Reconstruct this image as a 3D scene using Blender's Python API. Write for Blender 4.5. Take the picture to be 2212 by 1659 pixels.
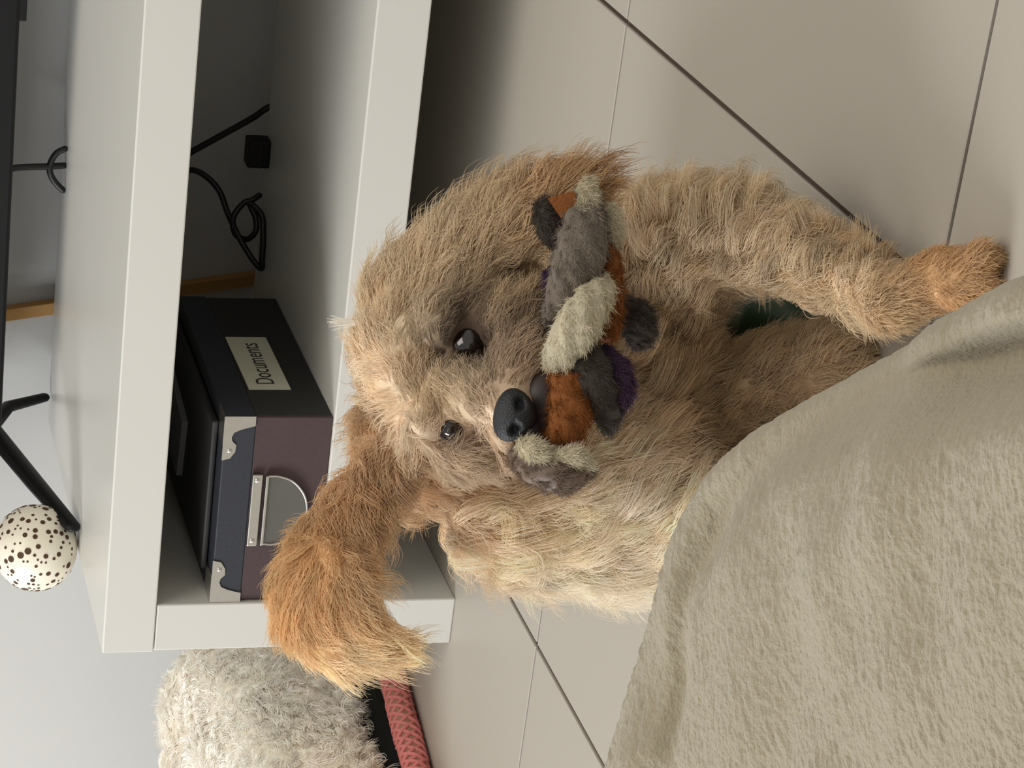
import bpy, bmesh, math, random
import numpy as np
from mathutils import Vector, Matrix
random.seed(7); rng = np.random.default_rng(11)
S = bpy.context.scene; COL = S.collection
for o in list(bpy.data.objects): bpy.data.objects.remove(o)

# ------------------------------------------------------------------ camera
FPX = 5160.0                                   # focal length in pixels of the 2212 px wide frame
CAM = np.array([1.176, -2.039, 0.6525])
PITCH, YAW, ROLL = 0.2973, -0.4104, 0.00633
def basis():
    cp, sp, cy, sy = math.cos(PITCH), math.sin(PITCH), math.cos(YAW), math.sin(YAW)
    f = np.array([sy*cp, cy*cp, -sp]); r = np.array([cy, -sy, 0.]); u = np.cross(r, f)
    c, s = math.cos(ROLL), math.sin(ROLL)
    return c*r+s*u, -s*r+c*u, f
RT, UP, FW = basis()                           # the photo is a phone picture turned on its side
cd = bpy.data.cameras.new('camera'); cam = bpy.data.objects.new('camera', cd); COL.objects.link(cam)
cd.sensor_fit = 'HORIZONTAL'; cd.sensor_width = 36.0; cd.lens = FPX/2212*36; cd.clip_start = 0.02
X, Y, Z = -UP, RT, -FW
cam.matrix_world = Matrix(((X[0], Y[0], Z[0], CAM[0]), (X[1], Y[1], Z[1], CAM[1]), (X[2], Y[2], Z[2], CAM[2]), (0, 0, 0, 1)))
S.camera = cam
def at(px, py, d):                             # photo pixel + distance along the view -> world point
    return CAM + d*(FW + ((829.5-py)*RT*1.0 - (px-1106.)*UP)/FPX)

# ------------------------------------------------------------------ light
w = bpy.data.worlds.new('room_light'); S.world = w; w.use_nodes = True
w.node_tree.nodes['Background'].inputs[0].default_value = (1.0, 0.96, 0.91, 1)
w.node_tree.nodes['Background'].inputs[1].default_value = 0.53
def area(name, loc, tgt, sx, sy, power, col):
    l = bpy.data.lights.new(name, 'AREA'); l.shape = 'RECTANGLE'; l.size = sx; l.size_y = sy; l.energy = power; l.color = col
    o = bpy.data.objects.new(name, l); COL.objects.link(o); o.location = loc
    o.rotation_euler = (Vector(tgt)-Vector(loc)).to_track_quat('-Z', 'Y').to_euler(); return o
area('window_daylight', (-2.9, -1.9, 1.7), (0.3, -0.2, 0.2), 1.8, 1.8, 152, (0.96, 0.98, 1.0))
area('ceiling_light', (1.3, -1.0, 2.4), (0.4, -0.3, 0), 1.6, 1.6, 31, (1.0, 0.93, 0.82))
S.cycles.max_bounces = 12; S.cycles.diffuse_bounces = 8; S.cycles.glossy_bounces = 4; S.cycles.transmission_bounces = 9
S.view_settings.view_transform = 'Standard'; S.view_settings.look = 'None'
S.view_settings.exposure = 0.0; S.view_settings.gamma = 1.0; S.view_settings.use_curve_mapping = False

# ------------------------------------------------------------------ materials
def lin(c): return tuple(((v/255)/12.92 if v/255 <= .04045 else ((v/255+.055)/1.055)**2.4) for v in c)
MATS = {}
def mat(name, rgb, rough=.5, metal=0., var=.06, scale=40., bump=0., bscale=200., trans=0., sheen=0., spec=.5, attr=None, coat=0.):
    m = bpy.data.materials.new(name); m.use_nodes = True; nt = m.node_tree; b = nt.nodes['Principled BSDF']
    b.inputs['Roughness'].default_value = rough; b.inputs['Metallic'].default_value = metal
    b.inputs['Specular IOR Level'].default_value = spec; b.inputs['Transmission Weight'].default_value = trans
    b.inputs['Sheen Weight'].default_value = sheen; b.inputs['Coat Weight'].default_value = coat
    tc = nt.nodes.new('ShaderNodeTexCoord'); n = nt.nodes.new('ShaderNodeTexNoise'); n.inputs['Scale'].default_value = scale; n.inputs['Detail'].default_value = 4
    nt.links.new(tc.outputs['Object'], n.inputs['Vector'])
    mr = nt.nodes.new('ShaderNodeMapRange'); mr.inputs['To Min'].default_value = 1-var; mr.inputs['To Max'].default_value = 1+var
    nt.links.new(n.outputs['Fac'], mr.inputs['Value'])
    mx = nt.nodes.new('ShaderNodeMix'); mx.data_type = 'RGBA'; mx.blend_type = 'MULTIPLY'; mx.inputs['Factor'].default_value = 1
    if attr:
        a = nt.nodes.new('ShaderNodeAttribute'); a.attribute_name = attr; nt.links.new(a.outputs['Color'], mx.inputs['A'])
    else: mx.inputs['A'].default_value = (*lin(rgb), 1)
    nt.links.new(mr.outputs['Result'], mx.inputs['B']); nt.links.new(mx.outputs['Result'], b.inputs['Base Color'])
    if bump:
        n2 = nt.nodes.new('ShaderNodeTexNoise'); n2.inputs['Scale'].default_value = bscale; n2.inputs['Detail'].default_value = 3
        nt.links.new(tc.outputs['Object'], n2.inputs['Vector'])
        bp = nt.nodes.new('ShaderNodeBump'); bp.inputs['Strength'].default_value = bump; bp.inputs['Distance'].default_value = .002
        nt.links.new(n2.outputs['Fac'], bp.inputs['Height']); nt.links.new(bp.outputs['Normal'], b.inputs['Normal'])
    MATS[name] = m; return m
M_wall = mat('wall_paint', (190, 190, 188), .85, var=.015, scale=6, bump=.05, bscale=300)
M_tile = mat('floor_tile', (168, 162, 151), .42, var=.03, scale=5, bump=.03, bscale=120)
M_joint = mat('tile_joint', (70, 56, 46), .9)
M_white = mat('white_foil', (205, 204, 198), .30, var=.01, scale=8)
M_black = mat('black_plastic', (13, 13, 14), .5, spec=.25)
M_screen = mat('tv_screen', (8, 9, 10), .12)
M_cable = mat('black_cable', (14, 14, 15), .45)
M_wood = mat('pine_wood', (176, 132, 72), .6, var=.12, scale=25)
M_navy = mat('navy_card', (36, 39, 48), .55, var=.1, scale=60, bump=.1)
M_maroon = mat('maroon_card', (66, 48, 50), .6, var=.12, scale=80, bump=.1)
M_side = mat('charcoal_card', (38, 37, 36), .6, var=.1, scale=60)
M_label = mat('paper_label', (196, 196, 176), .8, var=.03)
M_ink = mat('black_ink', (48, 46, 44), .8)
M_metal = mat('nickel_metal', (205, 203, 198), .25, metal=1., var=.08, scale=120)
M_clear = mat('clear_plastic', (225, 225, 220), .08, trans=.92)
M_grey = mat('grey_paper', (120, 122, 126), .7)
M_ceramic = mat('white_ceramic', (232, 226, 208), .4, var=.03, scale=30)
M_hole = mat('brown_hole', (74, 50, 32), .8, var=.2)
M_pink = mat('pink_cord', (206, 120, 116), .7, var=.12, scale=200, bump=.3, bscale=600)
M_tan = mat('tan_core', (150, 112, 88), .8, var=.1, scale=120)
M_shade = mat('gap_shade_black', (26, 30, 28), .9)  # near-black colour standing in for shade below the cushion
M_fleece = mat('fleece', (146, 137, 116), .95, var=.04, scale=150, bump=.55, bscale=650, sheen=.25)
M_fur = mat('fur_strand', (200, 170, 120), .62, var=.07, scale=60, attr='fur_color', spec=.25)
M_skin = mat('fur_undercoat', (200, 170, 120), .9, var=.1, scale=120, attr='fur_color', spec=.1)
M_cfur = mat('cushion_pile', (226, 214, 196), .7, var=.06, scale=60, attr='fur_color', spec=.3)
def let_light_through(m, fac):                # hairs pass part of the light on
    nt = m.node_tree; b = nt.nodes['Principled BSDF']; out = nt.nodes['Material Output']
    tr = nt.nodes.new('ShaderNodeBsdfTranslucent'); mx = nt.nodes.new('ShaderNodeMixShader'); mx.inputs[0].default_value = fac
    nt.links.new(b.inputs['Base Color'].links[0].from_socket, tr.inputs['Color'])
    nt.links.new(b.outputs[0], mx.inputs[1]); nt.links.new(tr.outputs[0], mx.inputs[2]); nt.links.new(mx.outputs[0], out.inputs['Surface'])
let_light_through(M_fur, .16); let_light_through(M_cfur, .1)
M_eye = mat('dark_eye', (24, 14, 12), .06, coat=1.)
M_nose = mat('black_nose', (24, 27, 33), .42, bump=.5, bscale=900)
M_mouth = mat('dark_mouth', (44, 28, 26), .5)
M_tooth = mat('tooth', (228, 220, 200), .3)
M_rwhite = mat('white_cotton', (190, 182, 158), .9, var=.1, scale=150, bump=.8, bscale=500)
M_rgrey = mat('grey_cotton', (112, 103, 92), .9, var=.18, scale=120, bump=.8, bscale=500)
M_rdark = mat('charcoal_cotton', (58, 51, 46), .9, var=.25, scale=150, bump=.8, bscale=500)
M_rorange = mat('orange_cotton', (130, 75, 26), .85, var=.12, scale=90, bump=.6, bscale=500)
M_rpurple = mat('purple_cotton', (54, 38, 58), .85, var=.15, scale=90, bump=.6, bscale=500)
M_rbrown = mat('brown_rubber', (108, 92, 80), .5, var=.25, scale=40)
M_green = mat('dark_green_rubber', (34, 66, 40), .5, var=.1, scale=50)
M_gring = mat('grey_ring', (150, 140, 124), .7)

# ------------------------------------------------------------------ helpers
def obj(name, bm, m, parent=None, smooth=False):
    if isinstance(bm, bmesh.types.BMesh):
        me = bpy.data.meshes.new(name); bm.normal_update(); bm.to_mesh(me); bm.free()
    else: me = bm
    if m is not None: me.materials.clear(); me.materials.append(m)
    if smooth: me.shade_smooth()
    o = bpy.data.objects.new(name, me); COL.objects.link(o)
    if parent is not None: o.parent = parent; o.matrix_parent_inverse = parent.matrix_world.inverted()
    return o
def thing(name, label, cat, loc=(0, 0, 0), group=None):
    o = bpy.data.objects.new(name, None); COL.objects.link(o); o.location = loc; o.empty_display_size = .02
    o.matrix_world = Matrix.Translation(loc)
    return tag(o, label, cat, group)
def tag(o, label, cat, group=None):
    o['label'] = label; o['category'] = cat
    if group: o['group'] = group
    return o
def box(x0, x1, y0, y1, z0, z1, bev=.0015, seg=2):
    bm = bmesh.new(); bmesh.ops.create_cube(bm, size=1)
    for v in bm.verts: v.co = ((x0+x1)/2+v.co.x*(x1-x0), (y0+y1)/2+v.co.y*(y1-y0), (z0+z1)/2+v.co.z*(z1-z0))
    if bev: bmesh.ops.bevel(bm, geom=list(bm.edges), offset=bev, segments=seg, affect='EDGES', profile=.5)
    return bm
def spline(pts, n=12):                        # Catmull-Rom through the points
    P = [np.asarray(p, float) for p in pts]; P = [2*P[0]-P[1]]+P+[2*P[-1]-P[-2]]; out = []
    for i in range(1, len(P)-2):
        for k in range(n):
            t = k/n
            out.append(.5*((2*P[i])+(P[i+1]-P[i-1])*t+(2*P[i-1]-5*P[i]+4*P[i+1]-P[i+2])*t*t+(3*P[i]-P[i-1]-3*P[i+1]+P[i+2])*t**3))
    out.append(P[-2]); return np.array(out)
def tube(pts, rad, seg=10, flat=None, round_ends=True, ply=0):   # rad: number or list; flat: (axis, factor)
    pts = np.asarray(pts, float); n = len(pts)
    R = np.full(n, rad) if np.isscalar(rad) else np.interp(np.linspace(0, 1, n), np.linspace(0, 1, len(rad)), rad)
    if round_ends:
        a = pts[0]-pts[1]; a = a/np.linalg.norm(a); b = pts[-1]-pts[-2]; b = b/np.linalg.norm(b)
        hd = [(pts[0]+a*R[0]*math.sin(x), R[0]*math.cos(x)) for x in (1.45, 1.1, .7, .35)]
        tl = [(pts[-1]+b*R[-1]*math.sin(x), R[-1]*math.cos(x)) for x in (.35, .7, 1.1, 1.45)]
        pts = np.array([h[0] for h in hd]+list(pts)+[h[0] for h in tl]); R = np.array([h[1] for h in hd]+list(R)+[h[1] for h in tl]); n = len(pts)
    T = np.gradient(pts, axis=0); T /= np.linalg.norm(T, axis=1)[:, None]
    ref = np.array([0, 0, 1.]) if abs(T[0][2]) < .9 else np.array([1., 0, 0])
    u = np.cross(T[0], ref); u /= np.linalg.norm(u); bm = bmesh.new(); rings = []
    for i in range(n):
        u = u-T[i]*(u@T[i]); u /= np.linalg.norm(u); v = np.cross(T[i], u); ring = []
        for k in range(seg):
            a = 2*math.pi*k/seg; off = R[i]*(1+(.20*abs(math.cos(ply*a/2+.34*i)) if ply else 0))*(math.cos(a)*u+math.sin(a)*v)
            if flat is not None: ax, fc = flat; off = off-ax*(off@ax)*(1-fc)
            ring.append(bm.verts.new(pts[i]+off))
        rings.append(ring)
    for i in range(n-1):
        for k in range(seg): bm.faces.new((rings[i][k], rings[i][(k+1) % seg], rings[i+1][(k+1) % seg], rings[i+1][k]))
    bm.faces.new(rings[0][::-1]); bm.faces.new(rings[-1])
    return bm
def prism(poly, to3d, thick):                 # outline -> slab; to3d(a,b,t)
    bm = bmesh.new(); f = [bm.verts.new(to3d(a, b, 0)) for a, b in poly]; g = [bm.verts.new(to3d(a, b, thick)) for a, b in poly]; n = len(poly)
    bm.faces.new(f); bm.faces.new(g[::-1])
    for i in range(n): bm.faces.new((f[i], g[i], g[(i+1) % n], f[(i+1) % n]))
    bmesh.ops.recalc_face_normals(bm, faces=list(bm.faces)); return bm
def sphere(c, r, sc=(1, 1, 1), mtx=None, u=24, v=16):
    bm = bmesh.new(); bmesh.ops.create_uvsphere(bm, u_segments=u, v_segments=v, radius=1)
    for q in bm.verts:
        p = Vector((q.co.x*sc[0]*r, q.co.y*sc[1]*r, q.co.z*sc[2]*r))
        if mtx is not None: p = mtx @ p
        q.co = p+Vector(c)
    return bm
CAMFRAME = Matrix((tuple(RT), tuple(UP), tuple(-FW))).transposed()      # columns: right, up, towards the viewer

def vnoise(x, y, seed=0):                     # smooth value noise on numpy arrays, -1..1
    x0 = np.floor(x).astype(np.int64); y0 = np.floor(y).astype(np.int64); fx = x-x0; fy = y-y0
    fx = fx*fx*(3-2*fx); fy = fy*fy*(3-2*fy)
    def h(i, j):
        n = (i*374761393+j*668265263+seed*982451653) & 0x7fffffff; n = ((n ^ (n >> 13))*1274126177) & 0x7fffffff
        return ((n ^ (n >> 16)) & 0xffff)/32767.5-1
    return (h(x0, y0)*(1-fx)+h(x0+1, y0)*fx)*(1-fy)+(h(x0, y0+1)*(1-fx)+h(x0+1, y0+1)*fx)*fy

# ------------------------------------------------------------------ fur: explicit hair curves in wavy locks
def mesh_samples(me, n):
    me.calc_loop_triangles(); nt = len(me.loop_triangles)
    tri = np.empty(nt*3, np.int32); me.loop_triangles.foreach_get('vertices', tri); tri = tri.reshape(-1, 3)
    co = np.empty(len(me.vertices)*3, np.float32); me.vertices.foreach_get('co', co); co = co.reshape(-1, 3).astype(float)
    no = np.empty(len(me.vertices)*3, np.float32); me.vertices.foreach_get('normal', no); no = no.reshape(-1, 3).astype(float)
    a, b, c = co[tri[:, 0]], co[tri[:, 1]], co[tri[:, 2]]
    ar = np.linalg.norm(np.cross(b-a, c-a), axis=1)
    i = rng.choice(nt, n, p=ar/ar.sum()); r1 = np.sqrt(rng.random(n)); r2 = rng.random(n)
    w0, w1, w2 = (1-r1)[:, None], (r1*(1-r2))[:, None], (r1*r2)[:, None]
    N = w0*no[tri[i, 0]]+w1*no[tri[i, 1]]+w2*no[tri[i, 2]]; N /= np.linalg.norm(N, axis=1)[:, None]+1e-9
    return w0*a[i]+w1*b[i]+w2*c[i], N
class Guides:
    def __init__(s): s.P, s.D, s.L, s.C, s.W = [], [], [], [], []
    def add(s, p, d, length, rgb, wave=1.): s.P.append(p); s.D.append(d); s.L.append(length); s.C.append(lin(rgb)); s.W.append(wave)
    def query(s, Q, soft=.012):
        P = np.array(s.P); D = np.array(s.D); L = np.array(s.L); C = np.array(s.C); W = np.array(s.W)
        d2 = ((Q[:, None, :]-P[None])**2).sum(2)+soft**2; wt = d2**-2.0; wt /= wt.sum(1)[:, None]
        return wt@D, wt@L, wt@C, wt@W
def unit(v): return v/(np.linalg.norm(v, axis=-1, keepdims=True)+1e-9)
def make_fur(name, parent, me, G, nlocks, per, m, lift=.35, spread=.006, rad=.00028, npt=9, wave_amp=.0035, colvar=.10, sag=.12, skip=None, frizz=.0008, side=None):
    P, N = mesh_samples(me, nlocks)
    keep = np.ones(len(P), bool)
    if skip:
        for c, r in skip: keep &= np.linalg.norm(P-np.asarray(c), axis=1) > r
    if side is not None: keep &= side(P, N)
    P, N = P[keep], N[keep]; n = len(P)
    D, L, C, W = G.query(P)
    D = D-N*(D*N).sum(1)[:, None]; D = unit(D+rng.normal(0, .22, (n, 3))*np.linalg.norm(D, axis=1)[:, None]); D = D-N*(D*N).sum(1)[:, None]
    lf = lift*(.55+.9*rng.random(n))
    dirv = unit(unit(D)+N*lf[:, None]); sidev = unit(np.cross(N, dirv))
    Ln = L*(.65+.7*rng.random(n)); ph = rng.random(n)*6.28; fr = (.8+.9*rng.random(n)); amp = wave_amp*W*(.5+rng.random(n))*np.clip(L/.03, .25, 1.3)
    base = C*(1+rng.normal(0, colvar, (n, 1)))*(1+rng.normal(0, .006, (n, 3)))
    t = np.linspace(0, 1, npt)
    # lock centre lines (n, npt, 3)
    ctr = P[:, None]+dirv[:, None]*(Ln[:, None]*t)[..., None]
    wv = (amp[:, None]*t**.7*np.sin(fr[:, None]*6.28*t+ph[:, None]))
    wv2 = (amp[:, None]*.8*t**.7*(np.cos(fr[:, None]*6.28*t+ph[:, None])))
    ctr = ctr+sidev[:, None]*wv[..., None]+N[:, None]*wv2[..., None]
    ctr[..., 2] -= (sag*Ln)[:, None]*t**2
    ctr = ctr-N[:, None]*(.25*lf[:, None]*Ln[:, None]*t**2)[..., None]
    # strands around each lock
    u = sidev; v = np.cross(N, u)
    rr = spread*np.sqrt(rng.random((n, per))); aa = rng.random((n, per))*6.28
    off = (rr*np.cos(aa))[..., None]*u[:, None]+(rr*np.sin(aa))[..., None]*v[:, None]      # n,per,3
    conv = 1-.55*t
    pts = ctr[:, None]+off[:, :, None]*conv[None, None, :, None]
    ls = 1-.3*rng.random((n, per)); pts = P[:, None, None]+off[:, :, None]*(1-ls)[..., None, None]+(pts-P[:, None, None])*ls[..., None, None]
    jit = rng.normal(0, frizz, (n, per, 1, 3))*t[None, None, :, None]**1.5*2
    pts = pts+jit
    ns = n*per; hc = bpy.data.hair_curves.new(name); hc.add_curves([npt]*ns)
    hc.attributes['position'].data.foreach_set('vector', pts.reshape(-1).astype(np.float32))
    ra = hc.attributes.get('radius') or hc.attributes.new('radius', 'FLOAT', 'POINT')
    ra.data.foreach_set('value', np.tile(rad*(1-.75*t**2), ns).astype(np.float32))
    ca = hc.attributes.new('fur_color', 'FLOAT_COLOR', 'CURVE')
    cc = np.repeat(base, per, 0)*(1+rng.normal(0, .05, (ns, 1))); cc = np.clip(np.concatenate([cc, np.ones((ns, 1))], 1), 0, 1)
    ca.data.foreach_set('color', cc.reshape(-1).astype(np.float32))
    hc.materials.append(m); o = bpy.data.objects.new(name, hc); COL.objects.link(o); o.parent = parent
    o.matrix_parent_inverse = parent.matrix_world.inverted(); return o
def paint(me, G):
    co = np.empty(len(me.vertices)*3, np.float32); me.vertices.foreach_get('co', co); co = co.reshape(-1, 3).astype(float)
    C = G.query(co)[2]; a = me.attributes.new('fur_color', 'FLOAT_COLOR', 'POINT')
    a.data.foreach_set('color', np.concatenate([C, np.ones((len(C), 1))], 1).reshape(-1).astype(np.float32))
def fuse(bm, voxel, smooth):                  # many overlapping blobs -> one continuous surface
    me = bpy.data.meshes.new('tmp'); bm.to_mesh(me); bm.free(); o = bpy.data.objects.new('tmp', me); COL.objects.link(o)
    r = o.modifiers.new('r', 'REMESH'); r.mode = 'VOXEL'; r.voxel_size = voxel; r.use_smooth_shade = True
    s = o.modifiers.new('s', 'SMOOTH'); s.factor = .5; s.iterations = smooth
    dg = bpy.context.evaluated_depsgraph_get(); dg.update()
    res = bpy.data.meshes.new_from_object(o.evaluated_get(dg)); bpy.data.objects.remove(o); res.shade_smooth(); return res

# ------------------------------------------------------------------ the setting
YW = .578                                      # back wall
wl = obj('wall_back', box(-2.2, 3.2, YW, YW+.1, 0, 2.6, 0), M_wall); wl['kind'] = 'structure'
TX, TY, BX, AY, GAP = .576, .5945, .7183, -.2531, .0042
fl = obj('floor', box(BX-TX*5, BX+TX*4, AY-TY*5, YW, -.05, -.0025, 0), M_joint); fl['kind'] = 'structure'
tm = None
for i in range(-5, 4):
    for j in range(-5, 2):
        x0, x1, y0, y1 = BX+i*TX+GAP/2, BX+(i+1)*TX-GAP/2, AY+j*TY+GAP/2, min(AY+(j+1)*TY-GAP/2, YW)
        if y1-y0 < .02: continue
        full = y1-y0 > TY*.9
        if full and tm: t = bpy.data.objects.new('tile', tm); COL.objects.link(t)
        else:
            b = box(-(x1-x0)/2, (x1-x0)/2, -(y1-y0)/2, (y1-y0)/2, -.01, 0, .0008, 1); t = obj('tile', b, M_tile)
            if full: tm = t.data
        t.location = ((x0+x1)/2, (y0+y1)/2, 0); t.parent = fl

# ------------------------------------------------------------------ tv bench, tv, small things
H, TH, ZS = .3515, .05, .144
b = thing('tv_bench', 'low white TV bench with an open shelf standing against the wall', 'tv bench', (.745, .27, 0))
obj('top', box(0, 1.49, 0, .55, H-TH, H), M_white, b)
obj('side_panel', box(.001, .052, .001, .55, 0, H-TH-.0006), M_white, b)
obj('side_panel', box(1.438, 1.489, .001, .55, 0, H-TH-.0006), M_white, b)
obj('shelf', box(.0525, 1.4375, .001, .4376, ZS-TH, ZS), M_white, b)

t = thing('television', 'black flat television on splayed feet standing on the white bench', 'television', (.7, .45, H))
obj('body', box(-.03, 1.36, .436, .474, .4155, 1.25, .004), M_black, t)
obj('screen', box(-.015, 1.345, .4345, .436, .44, 1.235, 0), M_screen, t)
obj('cable_port', box(.508, .62, .438, .47, .4085, .4175, .001), M_black, t)
for fx in (.037, 1.29):
    ft = obj('foot', tube([(fx, .455, .430), (fx, .30, .389), (fx, .20, .3612)], [.0125, .011, .0088], 10, (np.array([1., 0, 0]), .62)), M_black, t, True)
    obj('rear_toe', tube([(fx, .455, .424), (fx, .505, .402), (fx, .531, .3595)], [.0105, .0085, .0068], 8, (np.array([1., 0, 0]), .75)), M_black, ft, True)

# perforated ceramic ball
bc = np.array([.0, .225, H+.0435])
t = thing('ceramic_ball', 'white round ceramic tealight holder covered in small brown holes on the bench', 'tealight holder', (bc[0], bc[1], H))
def ball_shape(p): return np.array([p[0]*.0455, p[1]*.0455, p[2]*.0435])
bm = sphere((0, 0, 0), 1, u=48, v=32)
for v in bm.verts:
    p = np.array(v.co); p[2] = max(p[2], -.985); v.co = bc+ball_shape(p)
obj('shell', bm, M_ceramic, t, True)
placed = []
disk = None; k = 0
for tries in range(6000):
    d = rng.normal(size=3); d /= np.linalg.norm(d)
    if abs(d[2]) > .93: continue
    r = rng.choice([.0012, .0017, .0026, .0036], p=[.3, .25, .25, .2])
    if any(np.linalg.norm((d-e)*.0445) < r+q+.0013 for e, q in placed): continue
    placed.append((d, r))
    if len(placed) >= 230: break
me = None
for d, r in placed:
    if me is None:
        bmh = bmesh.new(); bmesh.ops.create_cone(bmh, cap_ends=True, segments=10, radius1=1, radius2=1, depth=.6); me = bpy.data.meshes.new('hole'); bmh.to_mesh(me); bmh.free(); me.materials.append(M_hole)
    h = bpy.data.objects.new('hole', me); COL.objects.link(h)
    nrm = unit(np.array([d[0]/.0455, d[1]/.0455, d[2]/.0435]))
    mw = Matrix.Translation(bc+ball_shape(d)-nrm*.0003*0) @ Vector(nrm).to_track_quat('Z', 'Y').to_matrix().to_4x4() @ Matrix.Diagonal((r, r, .001, 1))
    h.parent = t; h.matrix_parent_inverse = t.matrix_world.inverted(); h.matrix_basis = mw

# wooden strip leaning on the wall behind the bench
def ps(x, z): return np.array([x, .566, z])
st = obj('wooden_strip', box(-.0075, .0075, -.007, .007, 0, .62, .001), M_wood)
st.location = (.197, .5655, .004); st.rotation_euler = (0, -.172, 0); tag(st, 'narrow brown wooden strip leaning on the wall behind the bench', 'wooden strip')

# cables
t = tag(obj('television_cable', tube(spline([(.331, .47, .43), (.330, .49, .405), (.329, .50, .372), (.329, .505, .354)], 8), .0038, 8), M_cable, None, True), 'short black cable hanging straight down from the television', 'cable')
t = tag(obj('arched_cable', tube(spline([(.350, .50, .3545), (.345, .50, .363), (.334, .5, .369), (.323, .5, .3695), (.312, .5, .364), (.302, .5, .3545)], 8), .0036, 8), M_cable, None, True), 'black cable arching over the back of the bench top', 'cable')
t = tag(obj('hanging_cable', tube(spline([(.318, .505, .262), (.345, .50, .225), (.375, .49, .185), (.40, .48, .153), (.415, .475, .136), (.43, .474, .10)], 8), .0038, 8), M_cable, None, True), 'straight black cable slanting down behind the shelf', 'cable')
def sh(px, py, y):                            # a point on the depth plane y seen at that pixel
    d = FW+((829.5-py)*RT-(px-1106)*UP)/FPX; return CAM+d*(y-CAM[1])/d[1]
def sh0(px, py, y): p = sh(px, py, y); p[2] = max(p[2], ZS+.0042); return p
loop = [sh0(395, 372, .47), sh0(420, 368, .46), sh0(450, 385, .45), sh0(475, 415, .44), sh0(492, 460, .43), sh0(515, 510, .41), sh0(545, 560, .395), sh0(570, 580, .385), sh0(590, 560, .385), sh0(586, 510, .39), sh0(565, 465, .40), sh0(540, 440, .41), sh0(552, 470, .405), sh0(552, 500, .40), sh0(532, 517, .405), sh0(508, 505, .415), sh0(504, 470, .42), sh0(525, 440, .425), sh0(545, 432, .425), sh0(560, 422, .428)]
t = tag(obj('looped_cable', tube(spline(loop, 8), .0034, 8), M_cable, None, True), 'black cable tied in a loop lying on the shelf', 'cable')
t = thing('power_adapter', 'small black power adapter block standing on the shelf', 'adapter', (.381, .42, ZS))
obj('housing', box(.365, .396, .408, .432, ZS+.0002, .169, .002), M_black, t)
obj('seam', box(.3646, .3964, .4075, .4085, .155, .1558, 0), M_cable, t)

# document box
bx0, bx1, by0, by1, bz1, lid = .053, .2515, .004, .315, .249, .219
t = thing('document_box', 'black document storage box with metal corners and a paper label on the shelf', 'storage box', ((bx0+bx1)/2, .15, ZS))
obj('front_panel', box(bx0+.001, bx1-.001, by0+.001, by0+.006, ZS+.0003, lid, .0008), M_maroon, t)
obj('body', box(bx0+.001, bx1-.001, by0+.006, by1-.001, ZS+.0003, lid, .0008), M_side, t)
ld = obj('lid', box(bx0, bx1, by0, by1, lid, bz1, .0012), M_navy, t)
def corner(x, sgn):
    pts = [(0, 0), (.046, 0), (.044, .008), (.037, .0125), (.030, .013), (.026, .009), (.022, .008), (.017, .010), (.014, .016), (.0115, .024), (.010, .030), (0, .030)]
    return prism([(x+sgn*a, bz1+.0006-bb) for a, bb in pts], lambda a, c, q: (a, by0-.0012+q, c), .0012)
for x, s in ((bx1+.0006, -1), (bx0-.0006, 1)):
    c = obj('metal_corner', corner(x, s), M_metal, ld)
    obj('corner_top', box(min(x, x+s*.03), max(x, x+s*.03), by0-.001, by0+.03, bz1-.0003, bz1+.0008, 0), M_metal, ld)
    obj('rivet', sphere((x+s*.036, by0-.0012, bz1-.0065), .0024, (1, .5, 1), u=12, v=8), M_metal, ld, True)
hl = obj('label_holder', box(.115, .192, by0-.004, by0, .2085, .2185, .001), M_metal, t)
obj('rail', box(.116, .191, by0-.005, by0-.001, .2025, .2055, .0008), M_metal, t)
wire = [(.190, by0-.003, .2025), (.190, by0-.004, .192), (.184, by0-.004, .178), (.170, by0-.004, .1665), (.153, by0-.004, .1625), (.137, by0-.004, .1665), (.123, by0-.004, .178), (.117, by0-.004, .192), (.117, by0-.003, .2025)]
obj('wire_loop', tube(spline(wire, 6), .0011, 8), M_metal, t, True)
sp = spline(wire, 6); obj('clear_tab', prism([(p[0], p[2]) for p in sp], lambda a, c, q: (a, by0-.0025+q, c), .001), M_clear, t)
for x in (.121, .186): obj('screw', sphere((x, by0-.004, .2135), .0026, (1, .5, 1), u=12, v=8), M_metal, t, True)
lb = obj('paper_label', prism([(.0695, .174), (.201, .1755), (.2005, .2175), (.069, .2155)], lambda a, c, q: (bx1-.0006+q, a, c), .0012), M_label, t)
fc = bpy.data.curves.new('txt', 'FONT'); fc.body = 'Documents'; fc.size = .0225; fc.align_x = 'LEFT'; fc.space_character = 1.0
fo = bpy.data.objects.new('txt', fc); COL.objects.link(fo); bpy.context.view_layer.update()
tme = bpy.data.meshes.new_from_object(fo.evaluated_get(bpy.context.evaluated_depsgraph_get())); bpy.data.objects.remove(fo)
tme.transform(Matrix.Diagonal((1.0, 1.15, 1, 1)))
tx = obj('lettering', tme, M_ink, lb); tx.parent = lb
tx.matrix_basis = Matrix(((0, 0, 1, bx1+.0009), (1, 0, 0, .079), (0, 1, 0, .188), (0, 0, 0, 1))); tx.matrix_parent_inverse = lb.matrix_world.inverted()
t = tag(obj('dark_folder', box(.075, .235, .03, .30, bz1+.001, bz1+.007, .002), M_side), 'dark flat folder lying on top of the black document box', 'folder')
t = tag(obj('grey_envelope', prism([(.11, .17), (.175, .16), (.19, .27), (.12, .28)], lambda a, c, q: (a, c, bz1+.0072+q), .006), M_grey), 'small grey envelope on the dark folder above the box', 'envelope')

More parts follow.
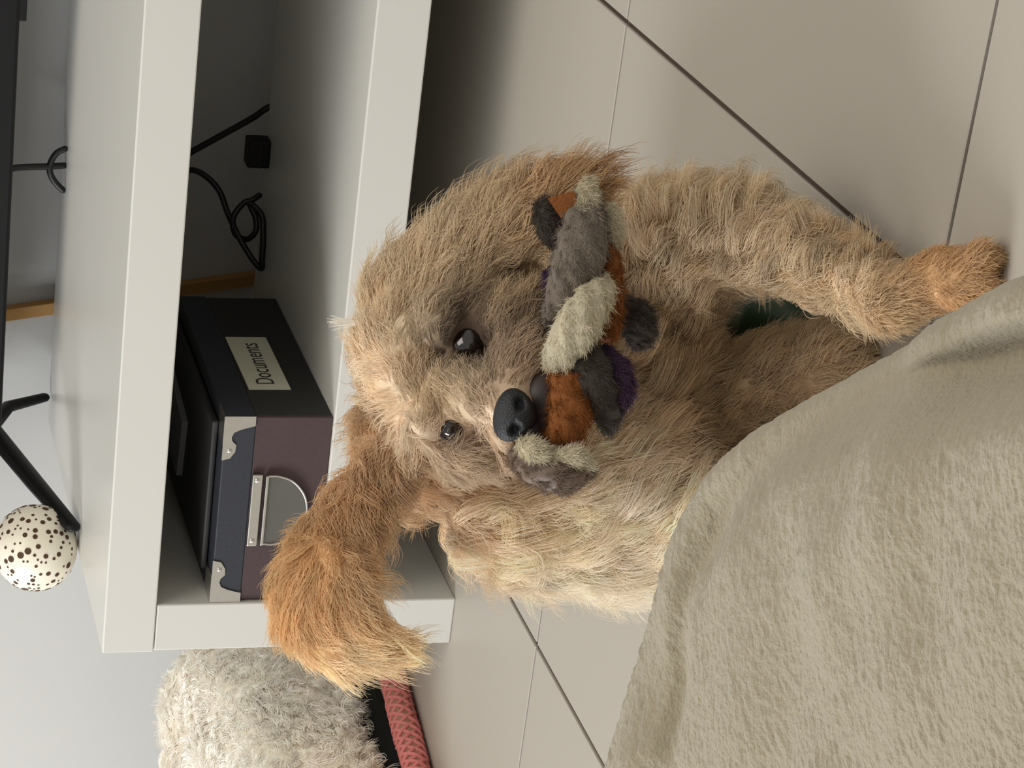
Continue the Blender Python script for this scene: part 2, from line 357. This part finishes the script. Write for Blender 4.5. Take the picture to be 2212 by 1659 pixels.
# ------------------------------------------------------------------ cushion and rope on the floor at the left
cr = thing('fluffy_cushion', 'thick shaggy off-white cushion on the floor left of the bench', 'cushion', (-.42, .2, 0))
cc = np.array([-.435, .16, .122])
bm = bmesh.new(); bmesh.ops.create_uvsphere(bm, u_segments=96, v_segments=64, radius=1)
for v in bm.verts:
    p = np.array(v.co); q = np.sign(p)*np.abs(p)**.42
    yy = q[1]*.255; zt = .078+.025*(q[1])
    v.co = cc+np.array([q[0]*.27, yy, q[2]*(zt if q[2] > 0 else .085)])
for v in bm.verts:
    v.co.z += .006*math.sin(v.co.x*40)*math.cos(v.co.y*33)
cme = bpy.data.meshes.new('cushion'); bm.to_mesh(cme); bm.free(); cme.shade_smooth()
G2 = Guides(); ivory, beige, greyb = (250, 246, 238), (240, 230, 216), (226, 214, 200)
for k in range(160):
    p = cc+rng.normal(0, 1, 3)*np.array([.27, .26, .09]); G2.add(p, rng.normal(0, 1, 3)+np.array([.2, -.2, -.3]), .032+.014*rng.random(), [ivory, beige, ivory, beige][k % 4], 1.1)
for k in range(26):                            # the pale ridge along the upper edge
    y = -.12+k*.02; p = np.array([-.172, y, .17+.08*(y-.05)]); G2.add(p, np.array([.3, -.6, .5]), .022, (250, 246, 238), .4)
paint(cme, G2); obj('filling', cme, M_skin, cr)
obj('gap_shade_slab', box(-.67, -.186, -.06, .38, .001, .05, .01), M_shade, cr)  # added black slab, paints the shadow gap under the overhanging cushion
make_fur('pile', cr, cme, G2, 13000, 10, M_cfur, lift=.34, spread=.0055, rad=.0005, wave_amp=.0065, npt=12, colvar=.06, side=lambda P, N: P[:, 2] > .04)

rp = thing('braided_rope', 'thick pink braided rope lying on the floor beside the fluffy cushion', 'rope', (-.13, .1, 0))
path = spline([(-.085, .33, .0165), (-.1, .22, .0165), (-.122, .12, .0165), (-.150, .02, .0165), (-.170, -.06, .0165), (-.175, -.14, .0165)], 14)
obj('core', tube(path, .0135, 12), M_tan, rp, True)
T = unit(np.gradient(path, axis=0)); U = unit(np.cross(T, np.array([0, 0, 1.]))); V = np.cross(T, U)
fine = np.linspace(0, len(path)-1, 260); pi = np.stack([np.interp(fine, np.arange(len(path)), path[:, k]) for k in range(3)], 1)
Ui = unit(np.stack([np.interp(fine, np.arange(len(path)), U[:, k]) for k in range(3)], 1)); Vi = unit(np.stack([np.interp(fine, np.arange(len(path)), V[:, k]) for k in range(3)], 1))
for hand in (1, -1):
    for k in range(5):
        an = hand*np.linspace(0, 2*math.pi*9, 260)+k*2*math.pi/5
        rr = .0132+.0008*np.sin(an*5/2+hand)
        obj('braid_strand', tube(pi+Ui*(rr*np.cos(an))[:, None]+Vi*(rr*np.sin(an))[:, None], .0024, 6), M_pink, rp, True)

# ------------------------------------------------------------------ blanket in the foreground
ZB = .36; CB = np.array([.56, -1.92])
def bz(px, py, z=ZB-.008): d = FW+((829.5-py)*RT-(px-1106)*UP)/FPX; return (CAM+d*(z-CAM[2])/d[2])[:2]
edge = [bz(1322, 1760), bz(1335, 1640), bz(1395, 1390), bz(1445, 1150), bz(1490, 1015), bz(1570, 910), bz(1690, 810), bz(1900, 692), bz(2080, 606), bz(2212, 570), bz(2330, 560)]
edge = [np.array([-.05, -1.9]), np.array([-.02, -1.6]), np.array([.12, -1.38]), np.array([.40, -1.335])]+edge+[np.array([1.10, -1.78]), np.array([1.13, -2.05]), np.array([1.0, -2.4]), np.array([.5, -2.5]), np.array([.1, -2.35])]
ang = np.array([math.atan2(e[1]-CB[1], e[0]-CB[0]) for e in edge]); rad = np.array([np.linalg.norm(e-CB) for e in edge])
o_ = np.argsort(ang); ang, rad = ang[o_], rad[o_]
NT, a_vis = 900, (math.radians(25), math.radians(95))
th = np.concatenate([np.linspace(a_vis[0], a_vis[1], 760), np.linspace(a_vis[1], a_vis[0]+2*math.pi, 200)[1:-1]])
thw = (th+math.pi) % (2*math.pi)-math.pi
R0 = np.interp(thw, np.concatenate([ang-2*math.pi, ang, ang+2*math.pi]), np.tile(rad, 3))
ker = np.hanning(31); ker /= ker.sum(); R0[:760] = np.convolve(np.pad(R0[:760], 15, 'edge'), ker, 'valid')
dirs = np.stack([np.cos(th), np.sin(th)], 1)
ss = np.concatenate([np.linspace(.02, .5, 12)[:-1], np.linspace(.5, 1, 330)])
rb = .013; rows = []
crx = [bz(2330, 700), bz(2212, 728), bz(2010, 772), bz(1800, 825), bz(1690, 890), bz(1600, 975), bz(1530, 1120), bz(1500, 1250), bz(1487, 1400), bz(1478, 1660)]
ca_ = np.array([math.atan2(e[1]-CB[1], e[0]-CB[0]) for e in crx]); cr_ = np.array([np.linalg.norm(e-CB) for e in crx]); o2 = np.argsort(ca_)
RC = np.interp(th, ca_[o2], cr_[o2]); RC = np.where(th < a_vis[1], RC, R0-.05)
depthc = np.interp(th, np.radians([25, 48, 56, 62, 70, 95]), [.024, .024, .015, .007, .004, .004])
verts = []
for s in ss:
    r = R0*s*1.0; p = CB+dirs*(r-rb*s)[:, None]; rr_ = np.linalg.norm(p-CB, axis=1)
    q = (rr_-RC)
    z = ZB-rb*0+0*r - depthc*np.exp(-(np.minimum(q, 0)/.018)**2)*np.exp(-(np.maximum(q, 0)/.006)**2)
    out = np.clip(q/np.maximum(R0-rb-RC, .004), 0, 1); z = z+depthc*.15*np.sin(out*math.pi)
    z = z+.006*vnoise(p[:, 0]*14, p[:, 1]*14, 3)+.004*vnoise(p[:, 0]*30+5, p[:, 1]*30, 5)
    a = .6; xr = p[:, 0]*math.cos(a)+p[:, 1]*math.sin(a); yr = -p[:, 0]*math.sin(a)+p[:, 1]*math.cos(a)
    wx = .0035*vnoise(xr*90, yr*90, 21); wy = .0035*vnoise(xr*90, yr*90, 22)
    z = z+.00038*vnoise((xr+wx)*260, (yr+wy)*560, 8)+.00028*vnoise((xr+wy)*520, (yr+wx)*760, 9)
    verts.append(np.concatenate([p, z[:, None]], 1))
ztop = verts[-1][:, 2].copy()
for k in range(1, 15):                          # rounded edge
    a = k/14*math.pi/2; p = CB+dirs*(R0-rb+rb*math.sin(a))[:, None]; z = ztop-rb*(1-math.cos(a)); z = z+.0005*vnoise(p[:, 0]*300, p[:, 1]*300+k*.7, 9)
    verts.append(np.concatenate([p, z[:, None]], 1))
for k in range(1, 40):                          # hanging side
    f = k/39; wob = .018*f*np.sin(th*17)+.010*f*np.sin(th*29+1); p = CB+dirs*(R0+wob-.02*f)[:, None]; z = (ztop-rb)*(1-f)+.003*f
    verts.append(np.concatenate([p, z[:, None]], 1))
nr = len(verts); nt_ = len(th); V_ = np.concatenate(verts)
ii, jj = np.meshgrid(np.arange(nr-1), np.arange(nt_), indexing='ij'); j2 = (jj+1) % nt_
F = np.stack([ii*nt_+jj, (ii+1)*nt_+jj, (ii+1)*nt_+j2, ii*nt_+j2], -1).reshape(-1, 4)
bme = bpy.data.meshes.new('blanket'); bme.from_pydata(V_.tolist(), [], F.tolist()+[list(range(nt_))]); bme.shade_smooth()
bl = tag(obj('fleece_blanket', bme, M_fleece), 'cream fleece blanket draped over a rounded seat corner in the foreground', 'blanket')

# ------------------------------------------------------------------ puppy
dog = thing('puppy', 'fluffy golden cream puppy shaking a rope toy in front of the bench', 'dog', (.62, -.70, 0))
bm = bmesh.new()
def blob(c, r, sc=(1, 1, 1), mtx=None):
    v = bmesh.ops.create_icosphere(bm, subdivisions=2, radius=1)['verts']
    for q in v:
        p = Vector((q.co.x*sc[0]*r, q.co.y*sc[1]*r, q.co.z*sc[2]*r)); q.co = (mtx @ p if mtx is not None else p)+Vector(c)
def pb(px, py, d, rpx, sc=(1, 1, 1)): blob(at(px, py, d), rpx*d/FPX, sc, CAMFRAME)
def limb(pts):                                 # (point, radius) chain, tapering
    for (a, ra), (c, rc) in zip(pts[:-1], pts[1:]):
        a, c = np.asarray(a), np.asarray(c); n = max(2, int(np.linalg.norm(c-a)/(.25*min(ra, rc))))
        for k in range(n+1): f = k/n; blob(a+(c-a)*f, ra+(rc-ra)*f)
def pl(*pts): limb([(at(x, y, d), r*d/FPX) for x, y, d, r in pts])
# head
pb(925, 800, 1.450, 150, (1.05, .95, 1.0)); pb(890, 760, 1.455, 125); pb(960, 880, 1.440, 125)
pb(1000, 945, 1.425, 85); pb(1030, 705, 1.430, 105); pb(1060, 640, 1.440, 85)
pl((1000, 840, 1.405, 75), (1070, 865, 1.385, 68), (1110, 885, 1.368, 52))
pb(1125, 775, 1.388, 74); pb(1110, 700, 1.402, 76); pb(1120, 830, 1.383, 62); pb(1110, 935, 1.383, 55)
pl((1130, 830, 1.42, 80), (1190, 860, 1.40, 60), (1215, 880, 1.385, 42))
pb(950, 700, 1.41, 55); pb(925, 905, 1.405, 48)
# ears: flat flaps
def flap(pts, tdir):
    for (a, ra), (c, rc) in zip(pts[:-1], pts[1:]):
        a, c = np.asarray(a), np.asarray(c); n = 10
        for k in range(n+1):
            f = k/n; rr = ra+(rc-ra)*f; z = unit(np.asarray(tdir)); x = unit(c-a); y = np.cross(z, x)
            blob(a+(c-a)*f, rr, (1, 1, .26), Matrix((tuple(x), tuple(y), tuple(z))).transposed())
tow = -FW
flap([(at(x, y, d), r*d/FPX) for x, y, d, r in [(850, 640, 1.455, 95), (960, 560, 1.44, 105), (1080, 480, 1.425, 100), (1190, 430, 1.415, 75), (1280, 385, 1.41, 36)]], tow+.35*RT+.5*UP)
flap([(at(x, y, d), r*d/FPX) for x, y, d, r in [(850, 985, 1.455, 70), (775, 1080, 1.455, 85), (700, 1190, 1.445, 110), (685, 1280, 1.435, 135), (725, 1350, 1.425, 110), (795, 1390, 1.42, 66), (860, 1400, 1.415, 26)]], tow-.1*RT+.55*UP)
# neck, chest, shoulders
pl((980, 900, 1.53, 150), (1150, 960, 1.56, 200)); pb(900, 960, 1.55, 115); pb(860, 930, 1.56, 90)
pl((1130, 1030, 1.55, 185), (1330, 1000, 1.55, 215)); pb(1230, 780, 1.56, 220); pb(1090, 1080, 1.53, 120)
pl((1150, 1130, 1.55, 110), (1300, 1130, 1.54, 125), (1420, 1120, 1.53, 110))
pl((1320, 600, 1.55, 150), (1430, 570, 1.53, 125)); pb(1390, 820, 1.56, 170)
# forelegs to the floor
def fz(px, py, z): d = FW+((829.5-py)*RT-(px-1106)*UP)/FPX; s = (z-CAM[2])/d[2]; return CAM+d*s
pawL = fz(2030, 600, .018); pawR = fz(1960, 1150, .018)
dL = lambda p: float((p-CAM)@FW)
limb([(at(1430, 535, 1.52), .034), (at(1560, 508, 1.49), .025), (at(1700, 548, 1.455), .019), (at(1830, 606, 1.425), .0165), (pawL+np.array([-.02, .01, .022]), .016), (pawL+np.array([0, 0, .001]), .017), (pawL+np.array([.008, -.022, -.002]), .0155)])
for k in (-1, 0, 1): blob(pawL+np.array([.010+.012*k, -.034+.003*abs(k), -.006]), .0105)
limb([(at(1420, 1120, 1.53), .036), (at(1600, 1130, 1.48), .028), (at(1800, 1145, 1.43), .021), (pawR+np.array([0, .006, .02]), .017), (pawR+np.array([.006, -.02, -.001]), .0165)])
for k in (-1, 0, 1): blob(pawR+np.array([.008+.012*k, -.032+.003*abs(k), -.006]), .0105)
# trunk, haunches and tail behind (sitting)
ch = at(1300, 900, 1.58); rump = np.array([ch[0]-.045, ch[1]+.17, .075])
limb([(ch, .066), ((ch+rump)/2+np.array([0, 0, .0]), .07), (rump, .072)])
for s in (-1, 1):
    k0 = rump+np.array([.04*s, -.02, -.01]); limb([(k0, .05), (k0+np.array([.02*s, -.09, -.02]), .036), (k0+np.array([.015*s, -.05, -.046]), .022), (k0+np.array([.02*s, -.12, -.048]), .0165)])
limb([(rump+np.array([-.01, .06, -.03]), .02), (rump+np.array([-.05, .13, -.045]), .016), (rump+np.array([-.09, .16, -.05]), .012)])
pb(1480, 880, 1.61, 160); pb(1570, 890, 1.625, 125); pb(1650, 880, 1.63, 85)
limb([(fz(1600, 900, .05), .05), (fz(1690, 850, .036), .036), (fz(1790, 800, .024), .024)])
dme = fuse(bm, .0038, 6)

G = Guides()
tan, tand, brown, dbrown = (230, 211, 180), (205, 180, 143), (200, 160, 114), (150, 104, 70)
gold, lgold, cream, ivory, taupe = (230, 194, 144), (246, 226, 190), (255, 239, 214), (255, 246, 230), (196, 172, 146)
edark = (84, 66, 58)
def g(px, py, d, dx, dy, mm, col, wave=1., toward=0.):
    p = at(px, py, d); q = at(px+dx*100, py+dy*100, d); G.add(p, unit(q-p)+tow*toward, mm/1000, col, wave)
for a in [(770, 700, 1.44, .1, -1, 22, tan, .6), (800, 620, 1.42, .6, -.8, 28, tan, .7), (830, 780, 1.40, -.6, -.8, 24, tan, .6), (800, 800, 1.42, -1, .1, 24, cream, .6), (850, 860, 1.40, -.9, .4, 26, cream, .6), (870, 930, 1.41, -.6, .8, 26, cream, .5), (930, 1000, 1.40, .2, 1, 22, cream, .5), (990, 1000, 1.40, .6, .8, 24, cream, .6),
          (960, 830, 1.385, -1, .1, 12, tan, .3), (900, 830, 1.39, -1, 0, 18, tan, .4), (930, 900, 1.375, -.8, .6, 10, tand, .2), (910, 680, 1.39, .6, -.8, 24, tan, .5), (960, 760, 1.385, -.3, -1, 9, tand, .2), (1010, 800, 1.375, -1, -.3, 9, tan, .2),
          (1060, 830, 1.36, -.5, -.9, 9, taupe, .2), (1070, 930, 1.355, -.2, 1, 10, cream, .2), (1120, 960, 1.35, .6, .8, 18, taupe, .5), (1140, 800, 1.36, .5, -.8, 14, taupe, .4), (1110, 740, 1.37, .6, -.7, 18, taupe, .5), (1040, 690, 1.37, .4, -.9, 14, taupe, .3), (1080, 640, 1.39, .7, -.6, 24, tand, .7), (1040, 980, 1.38, .4, .9, 20, taupe, .4), (1210, 870, 1.38, 1, .2, 14, taupe, .4),
          (1000, 745, 1.372, .3, -1, 8, edark, .1), (965, 772, 1.375, .3, -1, 8, edark, .1), (1035, 715, 1.372, .3, -1, 8, edark, .1), (1025, 775, 1.37, .3, -1, 8, edark, .1),
          (1500, 830, 1.55, 1, .2, 26, tand, 1.), (1620, 830, 1.58, 1, .2, 22, tand, 1.),
          # ear, right in the upright picture
          (880, 570, 1.42, 1, -.6, 40, tan, .8), (1000, 500, 1.40, 1, -.55, 45, tan, .8), (1120, 430, 1.39, 1, -.45, 42, brown, .7), (1230, 385, 1.39, 1, -.3, 32, brown, .6), (1300, 365, 1.39, 1, -.1, 22, dbrown, .5), (1000, 590, 1.40, 1, -.3, 38, tand, .9), (1120, 520, 1.39, 1, -.25, 38, tand, .9), (1200, 470, 1.39, 1, -.3, 28, tand, .7),
          # ear, flung out to the left
          (810, 1030, 1.43, -.5, .9, 30, brown, .8), (740, 1090, 1.42, -.6, .8, 34, brown, .6), (650, 1180, 1.42, -.6, .8, 22, gold, .2), (590, 1270, 1.42, -.1, 1, 20, gold, .2), (600, 1350, 1.41, .5, .9, 20, gold, .2), (680, 1300, 1.39, .3, 1, 22, gold, .2), (720, 1200, 1.40, -.1, 1, 32, brown, .4), (670, 1420, 1.41, .9, .4, 22, lgold, .2), (770, 1430, 1.41, 1, .0, 24, lgold, .2), (780, 1330, 1.39, .7, .7, 24, gold, .3), (860, 1410, 1.41, 1, -.2, 22, lgold, .3), (820, 1240, 1.42, .7, .7, 34, lgold, .6), (760, 1140, 1.41, .2, 1, 30, brown, .7),
          # neck and chest
          (820, 950, 1.50, -.5, .9, 28, brown, 1.3), (860, 1060, 1.47, -.2, 1, 34, brown, 1.4), (900, 1120, 1.46, .4, 1, 40, tan, 1.3), (980, 1080, 1.46, .7, .7, 40, cream, 1.2), (1000, 1180, 1.49, .6, .9, 44, cream, 1.2), (1080, 1130, 1.48, .8, .6, 46, cream, 1.3), (1150, 1210, 1.50, .7, .8, 42, ivory, 1.2), (1250, 1250, 1.50, .6, .9, 38, ivory, 1.1), (1350, 1240, 1.50, .7, .8, 36, ivory, 1.1), (1200, 1110, 1.48, .9, .4, 44, cream, 1.2), (1320, 1080, 1.48, 1, .2, 44, ivory, 1.1), (1430, 1120, 1.48, 1, .1, 38, cream, 1.), (1280, 1000, 1.47, 1, .3, 40, cream, 1.1), (1380, 970, 1.47, .9, .5, 36, cream, 1.2), (1330, 880, 1.48, .9, .4, 36, tan, 1.2), (1450, 880, 1.50, 1, .2, 32, tand, 1.2), (1400, 760, 1.50, 1, .1, 34, tand, 1.2), (1330, 680, 1.50, 1, -.2, 34, tan, 1.2),
          # shoulder and foreleg
          (1350, 480, 1.50, .8, -.7, 34, tan, 1.2), (1450, 460, 1.48, 1, -.3, 34, tan, 1.2), (1450, 560, 1.45, 1, .2, 34, tan, 1.2), (1550, 480, 1.46, 1, -.2, 32, tan, 1.2), (1580, 560, 1.44, 1, .0, 24, tan, 1.), (1550, 640, 1.47, 1, .0, 20, tan, .8), (1680, 520, 1.44, 1, -.3, 24, tan, 1.), (1700, 590, 1.42, 1, -.1, 18, tan, .8), (1790, 550, 1.42, .9, -.5, 24, tand, 1.), (1830, 640, 1.40, 1, 0, 18, tan, .7), (1930, 640, 1.38, 1, -.1, 13, tand, .4), (2030, 590, 1.37, 1, -.2, 8, brown, .2), (1700, 1140, 1.44, 1, 0, 20, cream, .8), (1950, 1150, 1.40, 1, 0, 9, tan, .2)]:
    g(*a)
for dx in (-.1, 0, .1):
    for f in (0, .5, 1): p = ch+(rump-ch)*f+np.array([dx, .03, .05]); G.add(p, np.array([-.3, .6, -.3]), .03, tan, 1.)
# snap the facial features onto the surface
from mathutils.bvhtree import BVHTree
tree = BVHTree.FromPolygons([v.co.copy() for v in dme.vertices], [tuple(p.vertices) for p in dme.polygons])
def hit(px, py):
    d = at(px, py, 1)-CAM; h = tree.ray_cast(Vector(CAM), Vector(d).normalized()); return np.array(h[0])
eyeL, eyeR, nose = hit(1012, 742), hit(972, 922), hit(1113, 898)
for px, py, c, mm in ((1012, 742, (58, 44, 46), 6), (985, 762, (58, 44, 46), 6), (955, 780, (74, 56, 52), 7), (1037, 716, (58, 44, 46), 6), (1034, 768, (66, 50, 48), 6), (995, 712, (84, 66, 56), 7), (990, 948, (140, 108, 84), 7), (958, 938, (150, 120, 92), 7), (930, 850, tand, 12), (905, 800, tand, 14)):
    G.add(hit(px, py), unit(at(px+30, py-100, 1.4)-at(px, py, 1.4)), mm/1000, c, .2)
paint(dme, G)
body = obj('body', dme, M_skin, dog)
def eye(c, r):
    e = obj('eye', sphere(c+FW*r*.35, r, u=20, v=14), M_eye, dog, True)
    obj('eyelid', tube([c+FW*r*.2+r*1.06*(math.cos(a)*RT+math.sin(a)*UP*.85) for a in np.linspace(0, 2*math.pi, 20)], r*.16, 6, None, False), M_mouth, e, True); return e
eye(eyeL, .0105); eye(eyeR, .0072)
nb = bmesh.new(); bmesh.ops.create_uvsphere(nb, u_segments=28, v_segments=20, radius=1)
for v in nb.verts:
    p = v.co.copy(); wd = 1.0+.25*p.y
    q = Vector((p.x*.0150*wd, p.y*.0125, p.z*.0105))
    for sx in (-1, 1):                          # nostrils
        dd = ((p.x-.48*sx)**2+(p.y+.1)**2)
        if p.z > 0 and dd < .09: q.z -= .006*(1-dd/.09)
    v.co = CAMFRAME @ (Matrix.Rotation(-.2, 3, 'Z') @ q)+Vector(nose+tow*.003)
obj('nose', nb, M_nose, dog, True)
mc = at(1185, 885, 1.372)
obj('mouth', sphere(mc, .021, (1.1, .75, .5), CAMFRAME), M_mouth, dog, True)
make_fur('fur', dog, dme, G, 15000, 15, M_fur, lift=.30, spread=.0068, rad=.0002, wave_amp=.0055, skip=[(eyeL, .013), (eyeR, .0095), (nose, .0165), (mc, .022)],
         side=lambda P, N: ((N@tow) > -.55) | (rng.random(len(P)) < .35))
tuft = bpy.data.hair_curves.new('tuft'); tuft.add_curves([6]*40); tp = []
for k in range(40):
    q = np.array([at(775+rng.normal(0, 3), 698+rng.normal(0, 3), 1.44), at(718+rng.normal(0, 6), 694+rng.normal(0, 7), 1.437)]); tp.append([q[0]+(q[1]-q[0])*f for f in np.linspace(0, 1, 6)])
tuft.attributes['position'].data.foreach_set('vector', np.array(tp).reshape(-1).astype(np.float32))
ra = tuft.attributes.get('radius') or tuft.attributes.new('radius', 'FLOAT', 'POINT'); ra.data.foreach_set('value', np.tile(np.linspace(.0003, .0001, 6), 40).astype(np.float32))
ca = tuft.attributes.new('fur_color', 'FLOAT_COLOR', 'CURVE'); ca.data.foreach_set('color', np.tile([1, .97, .9, 1], 40).astype(np.float32))
tuft.materials.append(M_fur); to = bpy.data.objects.new('tuft', tuft); COL.objects.link(to); to.parent = dog; to.matrix_parent_inverse = dog.matrix_world.inverted()
cz = [at(1100, 1120, 1.5), at(1280, 1150, 1.5), at(1400, 1050, 1.5), at(1380, 560, 1.5), at(1560, 560, 1.47), at(900, 1060, 1.5), at(1350, 800, 1.53), at(1700, 590, 1.44)]
def curly(P, N):
    d = np.min([np.linalg.norm(P-c, axis=1) for c in cz], 0); return (d < .055) & ((N@tow) > -.3)
make_fur('curls', dog, dme, G, 3600, 42, M_fur, lift=.30, spread=.0075, rad=.0002, npt=14, wave_amp=.0105, colvar=.13, side=curly, skip=[(eyeL, .03), (eyeR, .03), (nose, .03), (mc, .03)])

# ------------------------------------------------------------------ rope toy in the mouth
ry = thing('rope_toy', 'multicoloured knotted cotton rope toy held in the puppy mouth', 'dog toy', tuple(at(1250, 720, 1.36)))
FZ = {'white_cotton': (214, 206, 182), 'grey_cotton': (136, 126, 114), 'charcoal_cotton': (78, 70, 64), 'orange_cotton': (140, 86, 38), 'purple_cotton': (78, 56, 82), 'brown_rubber': (124, 106, 92)}
def rope(name, pts, rad, m, seg=36, flat=None, ply=5):
    o = obj(name, tube(spline([at(*p) for p in pts], 12), [r*.9*1.36/FPX for r in rad], seg, flat, True, ply), m, ry, True)
    if m.name in FZ:
        g3 = Guides(); P3 = [at(*p) for p in pts]
        for a, c in zip(P3[:-1], P3[1:]): g3.add((a+c)/2, unit(c-a)+np.array([0, 0, -.3]), .0042, FZ[m.name], .5)
        f = make_fur('fuzz', ry, o.data, g3, 420, 7, M_fur, lift=.5, spread=.0016, rad=.00014, npt=5, wave_amp=.002, colvar=.08)
        f.parent = o; f.matrix_parent_inverse = Matrix.Identity(4)
    return o
rope('grey_strand', [(1265, 425, 1.395), (1262, 490, 1.375), (1250, 560, 1.362), (1225, 630, 1.365), (1200, 690, 1.38)], [30, 48, 56, 44, 30], M_rgrey)
rope('white_strand', [(1300, 612, 1.375), (1282, 645, 1.354), (1250, 700, 1.345), (1218, 760, 1.352), (1205, 790, 1.37)], [30, 40, 46, 42, 30], M_rwhite)
rope('charcoal_strand', [(1215, 700, 1.375), (1250, 760, 1.36), (1285, 810, 1.352), (1305, 870, 1.356), (1318, 925, 1.37)], [34, 40, 42, 38, 18], M_rdark)
rope('orange_strand', [(1290, 500, 1.385), (1312, 560, 1.378), (1318, 640, 1.376), (1310, 720, 1.378)], [20, 26, 28, 24], M_rorange)
rope('orange_strand', [(1215, 780, 1.372), (1232, 840, 1.356), (1232, 900, 1.352), (1205, 960, 1.362)], [36, 42, 44, 34], M_rorange)
rope('purple_strand', [(1305, 760, 1.362), (1335, 800, 1.354), (1345, 845, 1.354), (1325, 890, 1.362)], [14, 22, 22, 14], M_rpurple)
rope('purple_strand', [(1190, 590, 1.375), (1205, 630, 1.368), (1222, 660, 1.37)], [14, 20, 14], M_rpurple)
rope('rope_end', [(1120, 985, 1.372), (1165, 1008, 1.352), (1220, 1020, 1.35), (1262, 1015, 1.358)], [24, 42, 44, 22], M_rbrown)
rope('white_binding', [(1132, 962, 1.350), (1155, 974, 1.342), (1182, 984, 1.342)], [15, 19, 14], M_rwhite)
rope('white_binding', [(1200, 990, 1.342), (1240, 984, 1.340), (1266, 1004, 1.348)], [10, 14, 6], M_rwhite)
rope('frayed_tip', [(1268, 400, 1.385), (1268, 430, 1.378), (1262, 465, 1.372)], [14, 19, 16], M_rwhite)
rope('frayed_tip', [(1318, 445, 1.385), (1326, 490, 1.38), (1322, 535, 1.38)], [7, 15, 10], M_rwhite)
obj('orange_tag', prism([(1182, 428), (1240, 412), (1250, 440), (1212, 472)], lambda a, c, q: tuple(at(a, c, 1.375+q)), .006), M_rorange, ry)
rope('dark_lump', [(1340, 660, 1.41), (1372, 690, 1.405), (1385, 725, 1.41)], [26, 40, 30], M_rdark)  # dark rounded lump below the strands
rope('charcoal_tuft', [(1175, 450, 1.392), (1190, 490, 1.385), (1205, 520, 1.385)], [24, 28, 20], M_rdark)

# ------------------------------------------------------------------ green toy on the floor between the legs
gp = fz(1660, 700, .022); gd = dL(gp)
gt = thing('green_toy', 'dark green rubber toy with a grey ring beneath the puppy chest', 'dog toy', (gp[0], gp[1], 0))
def gtube(name, pts, rad, m): return obj(name, tube(spline([fz(x, y, z) for x, y, z in pts], 8), rad, 14), m, gt, True)
gtube('lobe', [(1632, 700, .026), (1668, 708, .026), (1712, 716, .023)], [.021, .024, .014], M_green)
gtube('lobe', [(1535, 652, .026), (1568, 664, .026), (1600, 682, .026)], [.015, .020, .017], M_green)
gtube('ring', [(1604, 686, .026), (1614, 692, .026), (1624, 696, .026)], [.0205, .0225, .0205], M_gring)
